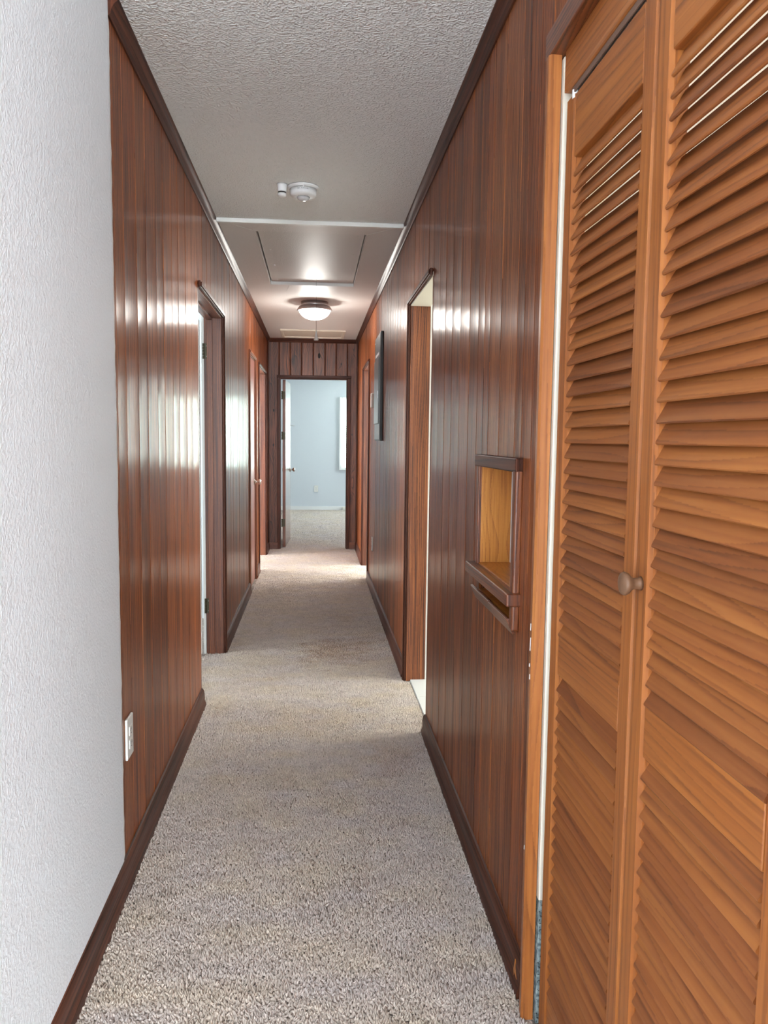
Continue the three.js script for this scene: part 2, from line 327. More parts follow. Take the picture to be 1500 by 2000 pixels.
{
  const core = std({ map: panelTex, roughness: 0.9 });
  const cx = [L - BT, L - T + 0.012], rx = [R + BT, R + T - 0.012];
  const solid = (p, x, z0, z1, y0 = 0, y1 = H, m = core) => part(p, 'core', span(x[0], x[1], y0, y1, -z0, -z1), m);
  const back = (p, x0, x1, z0, z1, y0 = 0, y1 = H, m = roomWall) => part(p, 'room_face', span(x0, x1, y0, y1, -z0, -z1), m);
  const XB = [L - T, L - T + 0.012], XR = [R + T - 0.012, R + T];
  // left: two doorways and a closed door
  for (const [a, b, y0] of [[2.22, 3.787, 0], [3.787, 4.755, HEAD + 0.02], [4.755, 6.66, 0], [6.66, 7.29, HEAD + 0.02], [7.29, 7.75, 0], [7.75, 8.80, HEAD + 0.02], [8.80, 9.258, 0]]) { solid(wl, cx, a, b, y0); back(wl, ...XB, a, b, y0); }
  boards(wl, -1, [2.224, 2.262, 2.368, 2.530, 2.668, 2.831, 2.965, 3.134, 3.275, 3.456, 3.614, 3.79], 0.03, H - 0.005);
  boards(wl, -1, joints(3.79, 4.755, 0.15), HEAD + 0.02, H - 0.005);
  boards(wl, -1, joints(4.755, 6.66, 0.15), 0.03, H - 0.005);
  boards(wl, -1, joints(6.66, 7.29, 0.15), HEAD + 0.02, H - 0.005);
  boards(wl, -1, joints(7.29, 7.75, 0.15), 0.03, H - 0.005);
  boards(wl, -1, joints(7.75, 8.80, 0.15), HEAD + 0.02, H - 0.005);
  boards(wl, -1, joints(8.80, 9.255, 0.15), 0.03, H - 0.005);
  // right: niche cut out of the boards
  const NZ0 = 1.872, NZ1 = 2.318, NY0 = 0.938, NY1 = 1.238;
  for (const [a, b, y0, y1] of [[1.69, NZ0, 0, H], [NZ1, 3.367, 0, H], [NZ0, NZ1, 0, NY0 - 0.088], [NZ0, NZ1, NY1, H], [3.367, 4.165, HEAD + 0.02, H], [4.165, 7.25, 0, H], [7.25, 8.09, HEAD + 0.02, H], [8.09, 9.258, 0, H]]) solid(wr, rx, a, b, y0, y1);
  for (const [a, b, y0] of [[1.69, 3.367, 0], [3.367, 4.165, HEAD + 0.02], [4.165, 7.25, 0], [7.25, 8.09, HEAD + 0.02], [8.09, 9.258, 0]]) back(wr, ...XR, a, b, y0);
  const nicheGap = (a, b) => (b > NZ0 + 0.01 && a < NZ1 - 0.01 ? [[0.03, NY0 - 0.084], [NY1, H - 0.005]] : [[0.03, H - 0.005]]);
  boards(wr, 1, [1.692, 1.786, NZ0, 1.94, 2.111, 2.244, NZ1, 2.41, 2.549, 2.715, 2.881, 3.032, 3.186, 3.37], 0, 0, panelMats, nicheGap);
  boards(wr, 1, joints(3.37, 4.165, 0.15), HEAD + 0.02, H - 0.005);
  boards(wr, 1, joints(4.165, 7.25, 0.152), 0.03, H - 0.005);
  boards(wr, 1, joints(7.25, 8.09, 0.15), HEAD + 0.02, H - 0.005);
  boards(wr, 1, joints(8.09, 9.255, 0.15), 0.03, H - 0.005);
  // over the closet
  solid(wr, rx, -0.16, 1.69, 2.13, H);
  boards(wr, 1, joints(-0.16, 1.692, 0.15), 2.125, H - 0.005);
}
// white drywall continuing the left wall towards the living room
{
  const w = structure('wall_near_left', 'white textured drywall beside the start of the wood panelling', 'wall');
  part(w, 'drywall', span(L - T, L + 0.003, 0, H, 5.0, -2.222, 0.002), whiteWall);
  // ragged bead of paint lapping onto the first board
  const pts = [];
  for (let i = 0; i <= 90; i++) pts.push([0.10 + i * (H - 0.16) / 90, 2.222 + 0.004 + Math.max(0, jit(0.006))]);
  const sh = new THREE.Shape(); sh.moveTo(2.218, 0.09); pts.forEach(([y, z]) => sh.lineTo(z, y)); sh.lineTo(2.218, H - 0.05);
  const g = new THREE.ExtrudeGeometry(sh, { depth: 0.003, bevelEnabled: false });
  g.rotateY(Math.PI / 2); g.translate(L, 0, 0);
  part(w, 'paint_edge', metric(g, 'y'), whiteTrim);
}
// end wall: wide knotty boards around the doorway
{
  const w = structure('wall_end', 'dark knotty plank end wall around the open bedroom doorway', 'wall');
  const core = std({ map: endTex, roughness: 0.9 });
  const xa = -0.398, xb = 0.374;
  part(w, 'core', span(L - T, xa - 0.02, 0, H, ZE - BT, ZE - 0.10), core);
  part(w, 'core', span(xb + 0.02, R + T, 0, H, ZE - BT, ZE - 0.10), core);
  part(w, 'core', span(xa - 0.02, xb + 0.02, HEAD + 0.02, H, ZE - BT, ZE - 0.10), core);
  part(w, 'room_face', span(-3.7, xa - 0.02, 0, H, ZE - 0.10, ZE - 0.12), blueWall);
  part(w, 'room_face', span(xb + 0.02, 3.0, 0, H, ZE - 0.10, ZE - 0.12), blueWall);
  part(w, 'room_face', span(xa - 0.02, xb + 0.02, HEAD + 0.02, H, ZE - 0.10, ZE - 0.12), blueWall);
  const cut = [L + 0.002, -0.414, -0.286, -0.157, -0.023, 0.113, 0.242, 0.372, R - 0.002];
  for (let i = 0; i < 8; i++) {
    const side = i === 0 || i === 7, y0 = side ? 0.02 : HEAD + 0.03, x0 = cut[i] + 0.003, x1 = cut[i + 1] - 0.003;
    part(w, 'panel_board', board(x1 - x0, H - 0.005 - y0, BT - 0.001, 0.006, null, 0.02), endMats[side ? 1 : [0, 2, 0, 2, 0, 2, 1][i % 7]], [x0, y0, ZE]);
  }
  for (const [x, y, r] of [[0.045, 2.25, 0.02], [-0.48, 1.22, 0.012], [-0.475, 1.62, 0.012], [0.30, 2.16, 0.010], [0.43, 1.35, 0.009]]) {
    const k = part(w, 'knot', lathe([[0, 0.0016], [r * 0.5, 0.0014], [r, 0.0002]], 14), darkSlot, [x, y, ZE], [Math.PI / 2, 0, 0]); k.scale.set(0.8, 1, 1.5);
  }
}

// ---------------------------------------------------------------- mouldings
const cove = (s) => [[0, 0], [0, -0.046], [0.005 * s, -0.046], [0.009 * s, -0.040], [0.012 * s, -0.028], [0.018 * s, -0.018], [0.026 * s, -0.010], [0.029 * s, -0.006], [0.029 * s, 0]];
const base = (s) => [[0, 0], [0.021 * s, 0], [0.021 * s, 0.014], [0.017 * s, 0.024], [0.0145 * s, 0.030], [0.0145 * s, 0.060], [0.012 * s, 0.076], [0.006 * s, 0.086], [0, 0.088]];
const shift = (p, dx, dy) => p.map(([x, y]) => [x + dx, y + dy]);
{
  const c1 = structure('trim_2', 'dark brown cove moulding along the top of the left wall', 'moulding');
  part(c1, 'moulding', sweepZ(shift(cove(1), L, H), -2.222, ZE), trimDark);
  const c2 = structure('trim_3', 'dark brown cove moulding along the top of the right wall', 'moulding');
  part(c2, 'moulding', sweepZ(shift(cove(-1), R, H), 0.16, ZE), trimDark);
  const c3 = structure('trim_4', 'dark brown cove moulding over the end wall', 'moulding');
  // the turned sweep runs along x with its profile standing off the end wall
  const gg = sweepZ(cove(1), -(R - 0.02), -(L + 0.02)); gg.rotateY(-Math.PI / 2); gg.translate(0, H, ZE);
  part(c3, 'moulding', gg, trimDark);
  const c4 = structure('trim_5', 'dark corner moulding where left panelling meets the end wall', 'moulding');
  part(c4, 'moulding', span(L, L + 0.018, 0.08, H - 0.04, ZE, ZE + 0.018, 0.005), trimDark);
  const c5 = structure('trim_6', 'dark corner moulding where right panelling meets the end wall', 'moulding');
  part(c5, 'moulding', span(R - 0.018, R, 0.08, H - 0.04, ZE, ZE + 0.018, 0.005), trimDark);

  const bl = structure('baseboard_left', 'dark brown scuffed baseboard along the left wall', 'baseboard');
  for (const [a, b] of [[-4.9, 3.80], [4.79, 6.625], [8.835, 9.257]]) part(bl, 'board', sweepZ(shift(base(1), L, 0), -a, -b), trimDark);
  part(bl, 'board', sweepZ(shift(base(1), L, 0), -7.335, -7.70), trimDark);
  const br = structure('baseboard_right', 'dark brown scuffed baseboard along the right wall', 'baseboard');
  for (const [a, b] of [[1.70, 3.38], [4.20, 7.215], [8.135, 9.257]]) part(br, 'board', sweepZ(shift(base(-1), R, 0), -a, -b), trimDark);
  const chip = new THREE.Shape([[0, 0], [0.006, 0.012], [0.022, 0.005], [0.010, 0.026], [0.007, 0.046], [0.001, 0.03], [-0.006, 0.012]].map((p) => new THREE.Vector2(...p)));
  const cg = new THREE.ExtrudeGeometry(chip, { depth: 0.002, bevelEnabled: false });
  part(br, 'chip', metric(cg, 'y'), pineMat, [R - 0.0135, 0.028, -1.745], [0, -Math.PI / 2, 0]);
  const be = structure('baseboard_end', 'short dark brown baseboard blocks beside the end doorway', 'baseboard');
  part(be, 'board', span(L + 0.018, -0.43, 0, 0.085, ZE, ZE + 0.016, 0.004, 'x'), trimRed);
  part(be, 'board', span(0.405, R - 0.018, 0, 0.085, ZE, ZE + 0.016, 0.004, 'x'), trimRed);
}

// ---------------------------------------------------------------- doorway frames in the side walls
// s: +1 for the left wall (hall lies to +x), -1 for the right wall; a, b: clear opening near and far
function frame(name, label, s, a, b, opts = {}) {
  const o = structure(name, label, 'door frame');
  const X = s > 0 ? L : R, face = X + s * 0.013, room = X - s * T, cw = opts.cw || 0.042;
  const jm = opts.jamb || trimRed, cm = opts.casing || trimDark;
  // jambs and head line the wall thickness
  part(o, 'jamb', span(room, X, 0, HEAD, -a, -(a - 0.018), 0.001), jm);
  part(o, 'jamb', span(room, X, 0, HEAD, -b, -(b + 0.018), 0.001), jm);
  part(o, 'head_jamb', span(room, X, HEAD, HEAD + 0.018, -(a - 0.018), -(b + 0.018), 0.001, 'z'), opts.head || jm);
  // stepped casing on the hall side
  const cas = (z0, z1, y0, y1, g) => { part(o, 'casing', span(X, face, y0, y1, z0, z1, 0.004, g), cm); };
  if (!opts.bare) cas(-(a - 0.006), -(a - 0.006 - cw), 0, HEAD + 0.006, 'y');
  cas(-(b + 0.006), -(b + 0.006 + cw), 0, HEAD + 0.006, 'y');
  cas(-(opts.bare ? a - 0.004 : a - 0.006 - cw), -(b + 0.006 + cw), HEAD + 0.006, HEAD + 0.036, 'z');
  part(o, 'casing_bead', span(face, face + s * 0.006, HEAD + 0.012, HEAD + 0.030, -(opts.bare ? a : a - cw), -(b + cw), 0.003, 'z'), cm);
  part(o, 'casing_bead', span(face, face + s * 0.006, 0, HEAD + 0.012, -(b + 0.014), -(b + cw - 0.008), 0.003), cm);
  if (opts.stop) {
    const m = X - s * 0.052, n = X - s * 0.085;
    part(o, 'stop', span(m, n, 0, HEAD - 0.012, -b, -(b - 0.012), 0.002), jm);
    part(o, 'stop', span(m, n, 0, HEAD - 0.012, -a, -(a + 0.012), 0.002), jm);
    part(o, 'stop', span(m, n, HEAD - 0.012, HEAD, -a, -b, 0.002, 'z'), jm);
  }
  return o;
}
frame('trim_7', 'reddish brown door frame with dark casing around the near left doorway', 1, 3.805, 4.735, { stop: true, bare: true });
frame('trim_8', 'casing around the closed red flush door', 1, 6.675, 7.275, { cw: 0.03, casing: jambOrange });
frame('trim_9', 'dark red brown frame around the far left doorway', 1, 7.77, 8.785, { cw: 0.04 });
frame('trim_10', 'orange brown jamb with dark casing around the kitchen doorway', -1, 3.385, 4.14, { bare: true, jamb: jambOrange, head: creamPaint });
frame('trim_11', 'dark red brown frame around the far right doorway', -1, 7.27, 8.07, { cw: 0.04 });
{
  // painted room edges beside the two near doorways
  const o = structure('trim_12', 'cream painted room side casing seen through the near left doorway', 'trim');
  part(o, 'casing', span(L - T - 0.016, L - T, 0, 2.05, -4.738, -4.80, 0.003), whiteTrim);
  const k = structure('trim_13', 'cream painted edge beside the kitchen doorway', 'trim');
  part(k, 'casing', span(R + T, R + T + 0.014, 0, 2.05, -4.143, -4.20, 0.003), whiteTrim);
  // end doorway
  const e = structure('trim_14', 'thin dark casing and jambs of the end doorway', 'door frame');
  const xa = -0.398, xb = 0.374;
  for (const [x0, x1] of [[xa - 0.038, xa - 0.006], [xb + 0.006, xb + 0.038]]) part(e, 'casing', span(x0, x1, 0, HEAD + 0.006, ZE, ZE + 0.013, 0.004), trimDark);
  part(e, 'casing', span(xa - 0.042, xb + 0.042, HEAD + 0.006, HEAD + 0.034, ZE, ZE + 0.015, 0.004, 'x'), trimDark);
  part(e, 'jamb', span(xa - 0.018, xa, 0, HEAD, ZE, ZE - 0.12, 0.001), trimDark);
  part(e, 'jamb', span(xb, xb + 0.018, 0, HEAD, ZE, ZE - 0.12, 0.001), trimDark);
  part(e, 'head_jamb', span(xa - 0.018, xb + 0.018, HEAD, HEAD + 0.018, ZE, ZE - 0.12, 0.001, 'x'), trimDark);
  part(e, 'stop', span(xb - 0.011, xb, 0, HEAD, ZE - 0.03, ZE - 0.07, 0.002), trimDark);
  part(e, 'stop', span(xa, xb, HEAD - 0.011, HEAD, ZE - 0.03, ZE - 0.07, 0.002, 'x'), trimDark);
}

// ---------------------------------------------------------------- doors
const knobProfile = [[0, 0], [0.030, 0], [0.031, 0.003], [0.026, 0.007], [0.012, 0.010], [0.0105, 0.026], [0.015, 0.034], [0.025, 0.041], [0.0275, 0.050], [0.025, 0.058], [0.016, 0.0625], [0, 0.063]];
function hinge(parent, x, y, z, s, hh = 0.09) {
  // leaf on the jamb face (facing +z) with a knuckle at its room edge
  const h = new THREE.Group(); h.name = 'hinge'; parent.add(h);
  part(h, 'leaf', span(x, x + s * 0.034, y - hh / 2, y + hh / 2, z, z + 0.0025, 0.001), brass);
  for (let i = 0; i < 5; i++) part(h, 'knuckle', new THREE.CylinderGeometry(0.0065, 0.0065, hh / 5 - 0.002, 12), brass, [x - s * 0.006, y - hh / 2 + (i + 0.5) * hh / 5, z + 0.004]);
  for (const [dx, dy] of [[0.012, 0.03], [0.024, 0], [0.012, -0.03]]) part(h, 'screw', lathe([[0, 0.0012], [0.003, 0.0008], [0.0035, 0]], 10), steel, [x + s * dx, y + dy, z + 0.0025], [Math.PI / 2, 0, 0]);
}
{
  const d = structure('door_1', 'white painted door swung open into the room off the near left doorway', 'door');
  const hx = L - T - 0.010;
  part(d, 'slab', span(hx - 0.012, hx - 0.80, 0.012, 1.975, -4.690, -4.725, 0.002), whiteTrim);
  hinge(d, L - T + 0.004, 1.80, -4.735, 1);
  hinge(d, L - T + 0.004, 0.295, -4.735, 1);

  const r = structure('door_2', 'closed dull red flush door with a nickel knob on the left wall', 'door');
  part(r, 'slab', span(L - 0.038, L - 0.002, 0.012, HEAD - 0.003, -6.678, -7.272, 0.002), redDoorMat);
  const k = part(r, 'knob', lathe(knobProfile, 28), nickel, [L - 0.002, 0.905, -7.205], [0, 0, -Math.PI / 2]);
  part(r, 'closet_back', span(L - T, L - T + 0.012, 0, HEAD + 0.02, -6.66, -7.29), roomWall);

  const e = structure('door_3', 'brown glossy door standing open into the end bedroom', 'door', [-0.388, 0, ZE - 0.124]);
  const turn = 0.045;
  const slab = part(e, 'slab', span(0.008, 0.043, 0.012, 1.98, -0.006, -0.766, 0.002), phys({ color: rgb(0.9, 0.8, 0.8), map: panelTex, roughness: 0.35, clearcoat: 1, clearcoatRoughness: 0.12 }));
  for (const [x, q] of [[0.043, -Math.PI / 2], [0.008, Math.PI / 2]]) part(e, 'knob', lathe(knobProfile, 24), nickel, [x, 0.905, -0.705], [0, 0, q]);
  const hook = new THREE.CatmullRomCurve3([[0.043, 1.46, -0.70], [0.06, 1.462, -0.70], [0.085, 1.456, -0.70], [0.098, 1.458, -0.70]].map((p) => new THREE.Vector3(...p)));
  part(e, 'coat_hook', new THREE.TubeGeometry(hook, 10, 0.004, 7), darkMetal);
  for (const y of [1.80, 1.33, 0.30]) { const h = new THREE.Group(); h.name = 'hinge'; e.add(h); for (let i = 0; i < 5; i++) part(h, 'knuckle', new THREE.CylinderGeometry(0.0075, 0.0075, 0.017, 12), brass, [0.002, y - 0.038 + i * 0.019, 0.004]); part(h, 'leaf', span(0.004, 0.034, y - 0.045, y + 0.045, -0.005, -0.003, 0.0008), brass); }
  e.rotation.y = -turn;
}

// ---------------------------------------------------------------- closet with louvred bifold doors
const CZ = 1.605, PW = 0.4275;      // far edge of the first panel, panel width
{
  const t = structure('trim_15', 'orange wood casing strip at the edge of the louvred closet', 'trim');
  const prof = [[0, 0], [0.022, 0], [0.026, 0.006], [0.026, 0.020], [0.022, 0.032], [0.014, 0.044], [0.006, 0.056], [0, 0.060]];
  const s = new THREE.Shape(prof.map(([x, z]) => new THREE.Vector2(-x, z)));
  const g = new THREE.ExtrudeGeometry(s, { depth: 2.078, bevelEnabled: false }); g.rotateX(-Math.PI / 2); g.translate(R, 0, -1.634);
  part(t, 'casing', metric(toCreasedNormals(g, 0.5), 'y'), casingOrange);
  for (const [x, y, z, h] of [[0.0265, 0.90, -1.648, 0.016], [0.0265, 0.862, -1.647, 0.03], [0.0265, 0.815, -1.650, 0.008], [0.0265, 0.79, -1.646, 0.012], [0.0265, 0.40, -1.649, 0.01]])
    part(t, 'paint_fleck', new RoundedBoxGeometry(0.0012, h, 0.003, 1, 0.0005), whiteTrim, [R - x, y, z], [0.1, 0, 0]);
  const j = structure('trim_16', 'cream painted closet jamb with bare grey speckled foot', 'trim');
  part(j, 'jamb', span(R + 0.002, R + T, 0.29, 2.07, -1.622, -1.69, 0.001), creamPaint);
  const speck = texture(128, 128, [0.12, 0.12], ((A, B) => (u, v) => mix([86, 100, 104], [168, 180, 178], cl(at(A, u, v) * 1.3 - 0.2)).map((q) => q * (at(B, u, v) > 0.83 ? 0.35 : 1)))(lattice(18, 18), lattice(40, 40)));
  part(j, 'bare_foot', span(R + 0.003, R + T, 0, 0.29, -1.622, -1.69, 0.001), std({ map: speck, roughness: 0.9 }));
  const h = structure('trim_17', 'dark brown header board above the louvred closet doors', 'trim');
  part(h, 'board', span(R - 0.024, R + 0.02, 2.078, 2.13, 0.16, -1.672, 0.003, 'z'), trimRed);
  const f = structure('trim_18', 'orange wood head board with worn metal track over the closet doors', 'trim');
  part(f, 'head_board', span(R + 0.003, R + 0.09, 1.998, 2.078, 0.11, -1.622, 0.002, 'z'), closetMat);
  part(f, 'stop_strip', span(R + 0.0, R + 0.012, 1.988, 2.003, 0.11, -1.60, 0.003, 'z'), casingOrange);
  part(f, 'track', span(R + 0.012, R + 0.034, 1.980, 1.998, 0.11, -1.59, 0.001, 'z'), steel);
  part(f, 'track_lip', span(R + 0.004, R + 0.0075, 1.976, 1.988, 0.11, -1.575, 0.001, 'z'), std({ color: rgb(0.16, 0.09, 0.06), roughness: 0.7 }));
  part(f, 'pivot', lathe([[0, 0], [0.006, 0], [0.006, 0.016], [0, 0.016]], 12), whitePlastic, [R + 0.008, 1.966, -1.566]);
  // closet box
  const w = structure('wall_closet', 'white painted inside of the louvred closet', 'wall');
  part(w, 'side', span(R + T, 1.25, 0, H, -1.69, -1.79), whiteWall);
  part(w, 'back', span(1.25, 1.33, 0, H, 0.16, -1.79), whiteWall);
  part(w, 'side', span(R, 1.33, 0, H, 0.26, 0.16), whiteWall);
  part(w, 'return', span(R, R + T, 0, 2.078, 0.16, 0.112), closetMat);
  // unseen bulb added inside the closet to brighten what shows through the upper slats
  const b = thing('added_closet_bulb', 'added unseen bare bulb in a white socket inside the louvred closet', 'lamp', [0.95, H, -0.75]);
  part(b, 'socket', lathe([[0, 0], [0.05, 0], [0.05, -0.012], [0.025, -0.03], [0.02, -0.05], [0, -0.05]].map((p) => p).reverse(), 24), whitePlastic);
  part(b, 'bulb', lathe([[0, -0.145], [0.02, -0.141], [0.031, -0.122], [0.032, -0.105], [0.022, -0.075], [0.014, -0.05], [0, -0.05]], 24), std({ color: 0xffffff, emissive: rgb(1, 0.9, 0.7), emissiveIntensity: 3 }));
  const l = new THREE.PointLight(rgb(1, 0.88, 0.68), 0.9); l.position.set(0, -0.115, 0); l.shadow.radius = 1.5; l.castShadow = true; l.name = 'added_closet_bulb_light'; b.add(l);
}
function slatGeo(len) {
  const w = 0.0475, t = 0.0065, a = 61 * Math.PI / 180;
  const pr = []; const n = 4;
  for (let i = 0; i <= n; i++) { const q = -Math.PI / 2 - Math.PI * i / n; pr.push([-w / 2 + t / 2 + t / 2 * Math.cos(q), t / 2 * Math.sin(q)]); }
  pr.push([w / 2, t / 2], [w / 2, -t / 2]);
  const s = new THREE.Shape(pr.map(([x, y]) => new THREE.Vector2(x * Math.cos(a) - y * Math.sin(a), x * Math.sin(a) + y * Math.cos(a))));
  const g = new THREE.ExtrudeGeometry(s, { depth: len, bevelEnabled: false });
  return toCreasedNormals(g, 0.6);
}
function bifold(zFar, label, knob) {
  const d = thing('bifold_door', label, 'closet door', [R + 0.004, 0.016, -zFar], 'louvred closet doors');
  const st = 0.050, th = 0.028, pw = PW - 0.004;
  const rail = (n, y0, y1) => part(d, n, span(0.002, th - 0.002, y0 - 0.016, y1 - 0.016, st, pw - st, 0.0025, 'z'), closetMat);
  for (const z0 of [0, pw - st]) {
    const prof = [[0, 0.004], [0.004, 0], [th, 0], [th, st], [0.006, st], [0, st - 0.008]].map(([x, z]) => (z0 ? [x, z === 0.004 ? st - 0.004 : st - z] : [x, z]));
    const s = new THREE.Shape(prof.map(([x, z]) => new THREE.Vector2(x, -(z + z0))));
    const g = new THREE.ExtrudeGeometry(s, { depth: 1.957, bevelEnabled: false }); g.rotateX(-Math.PI / 2);
    part(d, 'stile', metric(g, 'y', [rnd() * 2, rnd() * 2]), closetMat);
  }
  rail('top_rail', 1.852, 1.972); rail('middle_rail', 0.822, 0.908); rail('bottom_rail', 0.018, 0.125);
  for (const [y0, y1] of [[0.125, 0.822], [0.908, 1.852]]) {
    const n = Math.round((y1 - y0) / 0.0302), p = (y1 - y0) / n;
    for (let i = 0; i < n; i++) {
      const raw = slatBase.clone(), g = metric(raw, 'z', [rnd() * 3, rnd() * 3]);
      part(d, 'slat', g, slatMats[Math.floor(rnd() * slatMats.length)], [th / 2, y0 - 0.016 + (i + 0.5) * p, st], [0, 0, jit(0.05)]);
    }
  }
  if (knob) part(d, 'knob', lathe([[0, 0], [0.011, 0], [0.009, 0.004], [0.0085, 0.012], [0.012, 0.017], [0.0165, 0.021], [0.0185, 0.026], [0.0165, 0.030], [0.009, 0.0325], [0, 0.033]], 28), std({ color: rgb(0.16, 0.08, 0.042), roughness: 0.5 }), [0, 1.086 - 0.016, 0.022], [0, 0, Math.PI / 2]);
  return d;
}
const slatBase = slatGeo(PW - 0.104);
bifold(CZ, 'orange louvred closet door panel next to the wood casing strip');
bifold(CZ - PW, 'orange louvred closet door panel with a round brown knob', true);
bifold(CZ - 2 * PW, 'orange louvred closet door panel beyond the one with the knob');
bifold(CZ - 3 * PW, 'orange louvred closet door panel at the living room end');

// ---------------------------------------------------------------- wall niche with slot
{
  const n = thing('phone_niche', 'wooden wall niche with pine back, sill and open slot below', 'niche', [R, 0, 0]);
  const z0 = -1.872, z1 = -2.318, y0 = 0.938, y1 = 1.238, dp = 0.098;
  part(n, 'back_panel', span(dp, dp + 0.008, y0, y1, z0, z1, 0), pineMat);
  part(n, 'side_panel', span(0.0, dp, y0, y1, z1 + 0.010, z1, 0.0005), pineMat);
  part(n, 'side_panel', span(0.0, dp, y0, y1, z0, z0 - 0.010, 0.0005), pineMat);
  part(n, 'top_panel', span(0.0, dp, y1 - 0.010, y1, z0 - 0.01, z1 + 0.01, 0.0005, 'z'), pineMat);
  part(n, 'shelf', span(-0.004, dp, y0 - 0.012, y0, z0 - 0.01, z1 + 0.01, 0.0005, 'z'), std({ color: rgb(0.85, 0.72, 0.62), map: pineTex, roughness: 0.3 }));
  part(n, 'frame_top', span(-0.018, 0.004, y1 - 0.012, y1 + 0.022, z0 + 0.024, z1 - 0.018, 0.004, 'z'), trimDark);
  part(n, 'frame_side', span(-0.018, 0.004, y0 - 0.10, y1 - 0.004, z0 + 0.024, z0 - 0.006, 0.007), trimRed);
  part(n, 'frame_side', span(-0.010, 0.004, y0 - 0.01, y1 - 0.004, z1 + 0.004, z1 - 0.018, 0.004), trimRed);
  part(n, 'sill', span(-0.034, 0.004, y0 - 0.036, y0 - 0.004, z0 + 0.034, z1 - 0.05, 0.004, 'z'), trimRed);
  part(n, 'slot_back', span(0.055, 0.06, y0 - 0.085, y0 - 0.02, z0, z1, 0), pineMat);
  part(n, 'slot_floor', span(0.0, 0.06, y0 - 0.088, y0 - 0.080, z0, z1, 0, 'z'), pineMat);
  // split slanting lip under the slot
  for (const [a, b, up] of [[z0 - 0.004, -2.085, 0], [-2.088, z1 - 0.012, 0.002]]) {
    const p = part(n, 'slot_lip', span(-0.004, 0.004, -0.021, 0.021, a, b, 0.0015, 'z'), trimRed, [-0.012, y0 - 0.092 + up, 0], [0, 0, 0.42]);
  }
  const knot = part(n, 'knot', lathe([[0, 0.001], [0.006, 0.0009], [0.009, 0.0001]], 14), std({ color: rgb(0.22, 0.07, 0.03), roughness: 0.5 }), [dp, 1.155, -1.985], [0, 0, Math.PI / 2]);
  knot.scale.set(1.1, 1, 0.9);
}

// ---------------------------------------------------------------- electrics
function outlet(label, pos, turn, w = 0.072, h = 0.117) {
  const o = thing('wall_outlet', label, 'outlet', pos); o.rotation.y = turn;
  part(o, 'cover_plate', new RoundedBoxGeometry(w, h, 0.008, 3, 0.0035), plastic, [0, 0, 0.002]);
  for (const y of [-0.0195, 0.0195]) {
    const f = part(o, 'receptacle', new RoundedBoxGeometry(0.034, 0.028, 0.004, 3, 0.0018), plastic, [0, y, 0.0062]);
    for (const x of [-0.0065, 0.0065]) part(f, 'slot', new THREE.BoxGeometry(0.0022, 0.009, 0.001), darkSlot, [x, 0.003, 0.0021]);
    part(f, 'ground_hole', new THREE.CylinderGeometry(0.0025, 0.0025, 0.001, 10), darkSlot, [0, -0.008, 0.0021], [Math.PI / 2, 0, 0]);
  }
  part(o, 'screw', lathe([[0, 0.001], [0.003, 0.0007], [0.0035, 0]], 10), steel, [0, 0, 0.006], [Math.PI / 2, 0, 0]);
  return o;
}
outlet('ivory wall outlet low on the panelling beside the white drywall', [L + 0.002, 0.425, -2.302], Math.PI / 2, 0.074, 0.122);
outlet('ivory wall outlet low on the panelling before the far right doorway', [R - 0.002, 0.41, -6.67], -Math.PI / 2);
outlet('white wall outlet on the pale blue bedroom wall', [0.024, 0.39, -14.398], 0);
{
  const b = thing('breaker_panel', 'grey steel breaker panel with black edge on the right wall', 'breaker panel', [R, 0, 0]);
  const grey = std({ color: rgb(0.09, 0.10, 0.10), roughness: 0.38, metalness: 0.2 }), black = std({ color: rgb(0.012, 0.012, 0.012), roughness: 0.5 });
  part(b, 'cover', span(-0.020, 0.0, 1.29, 2.085, -5.80, -6.30, 0.004), black);
  part(b, 'front_plate', span(-0.024, -0.018, 1.30, 2.075, -5.815, -6.292, 0.002), grey);
  part(b, 'door', span(-0.031, -0.023, 1.42, 1.90, -5.865, -6.275, 0.003), std({ color: rgb(0.16, 0.18, 0.18), roughness: 0.32, metalness: 0.3 }));
  part(b, 'door_gap', span(-0.0262, -0.024, 1.415, 1.905, -5.855, -6.28, 0.0008), black);
  part(b, 'latch', span(-0.036, -0.030, 1.60, 1.66, -5.88, -5.90, 0.002), steel);
  for (const [y, z] of [[2.04, -5.83], [2.04, -6.27], [1.34, -5.83], [1.34, -6.27], [1.96, -5.84], [1.36, -6.05]]) part(b, 'screw', lathe([[0, 0.003], [0.005, 0.002], [0.006, 0]], 10), steel, [-0.024, y, z], [0, 0, Math.PI / 2]);
  part(b, 'label_strip', span(-0.0252, -0.024, 1.925, 1.945, -5.90, -6.22, 0.0004), whitePlastic);
  const t = thing('thermostat', 'small white thermostat box on the panelling past the breaker panel', 'thermostat', [R, 1.625, -6.68]);
  part(t, 'body', new RoundedBoxGeometry(0.028, 0.12, 0.075, 3, 0.006), plastic, [-0.014, 0, 0]);
  part(t, 'dial_strip', new RoundedBoxGeometry(0.004, 0.016, 0.05, 2, 0.0015), steel, [-0.029, 0.03, 0]);
  part(t, 'base_plate', new RoundedBoxGeometry(0.006, 0.128, 0.083, 2, 0.002), std({ color: rgb(0.35, 0.32, 0.3), roughness: 0.5 }), [-0.003, 0, 0]);
}

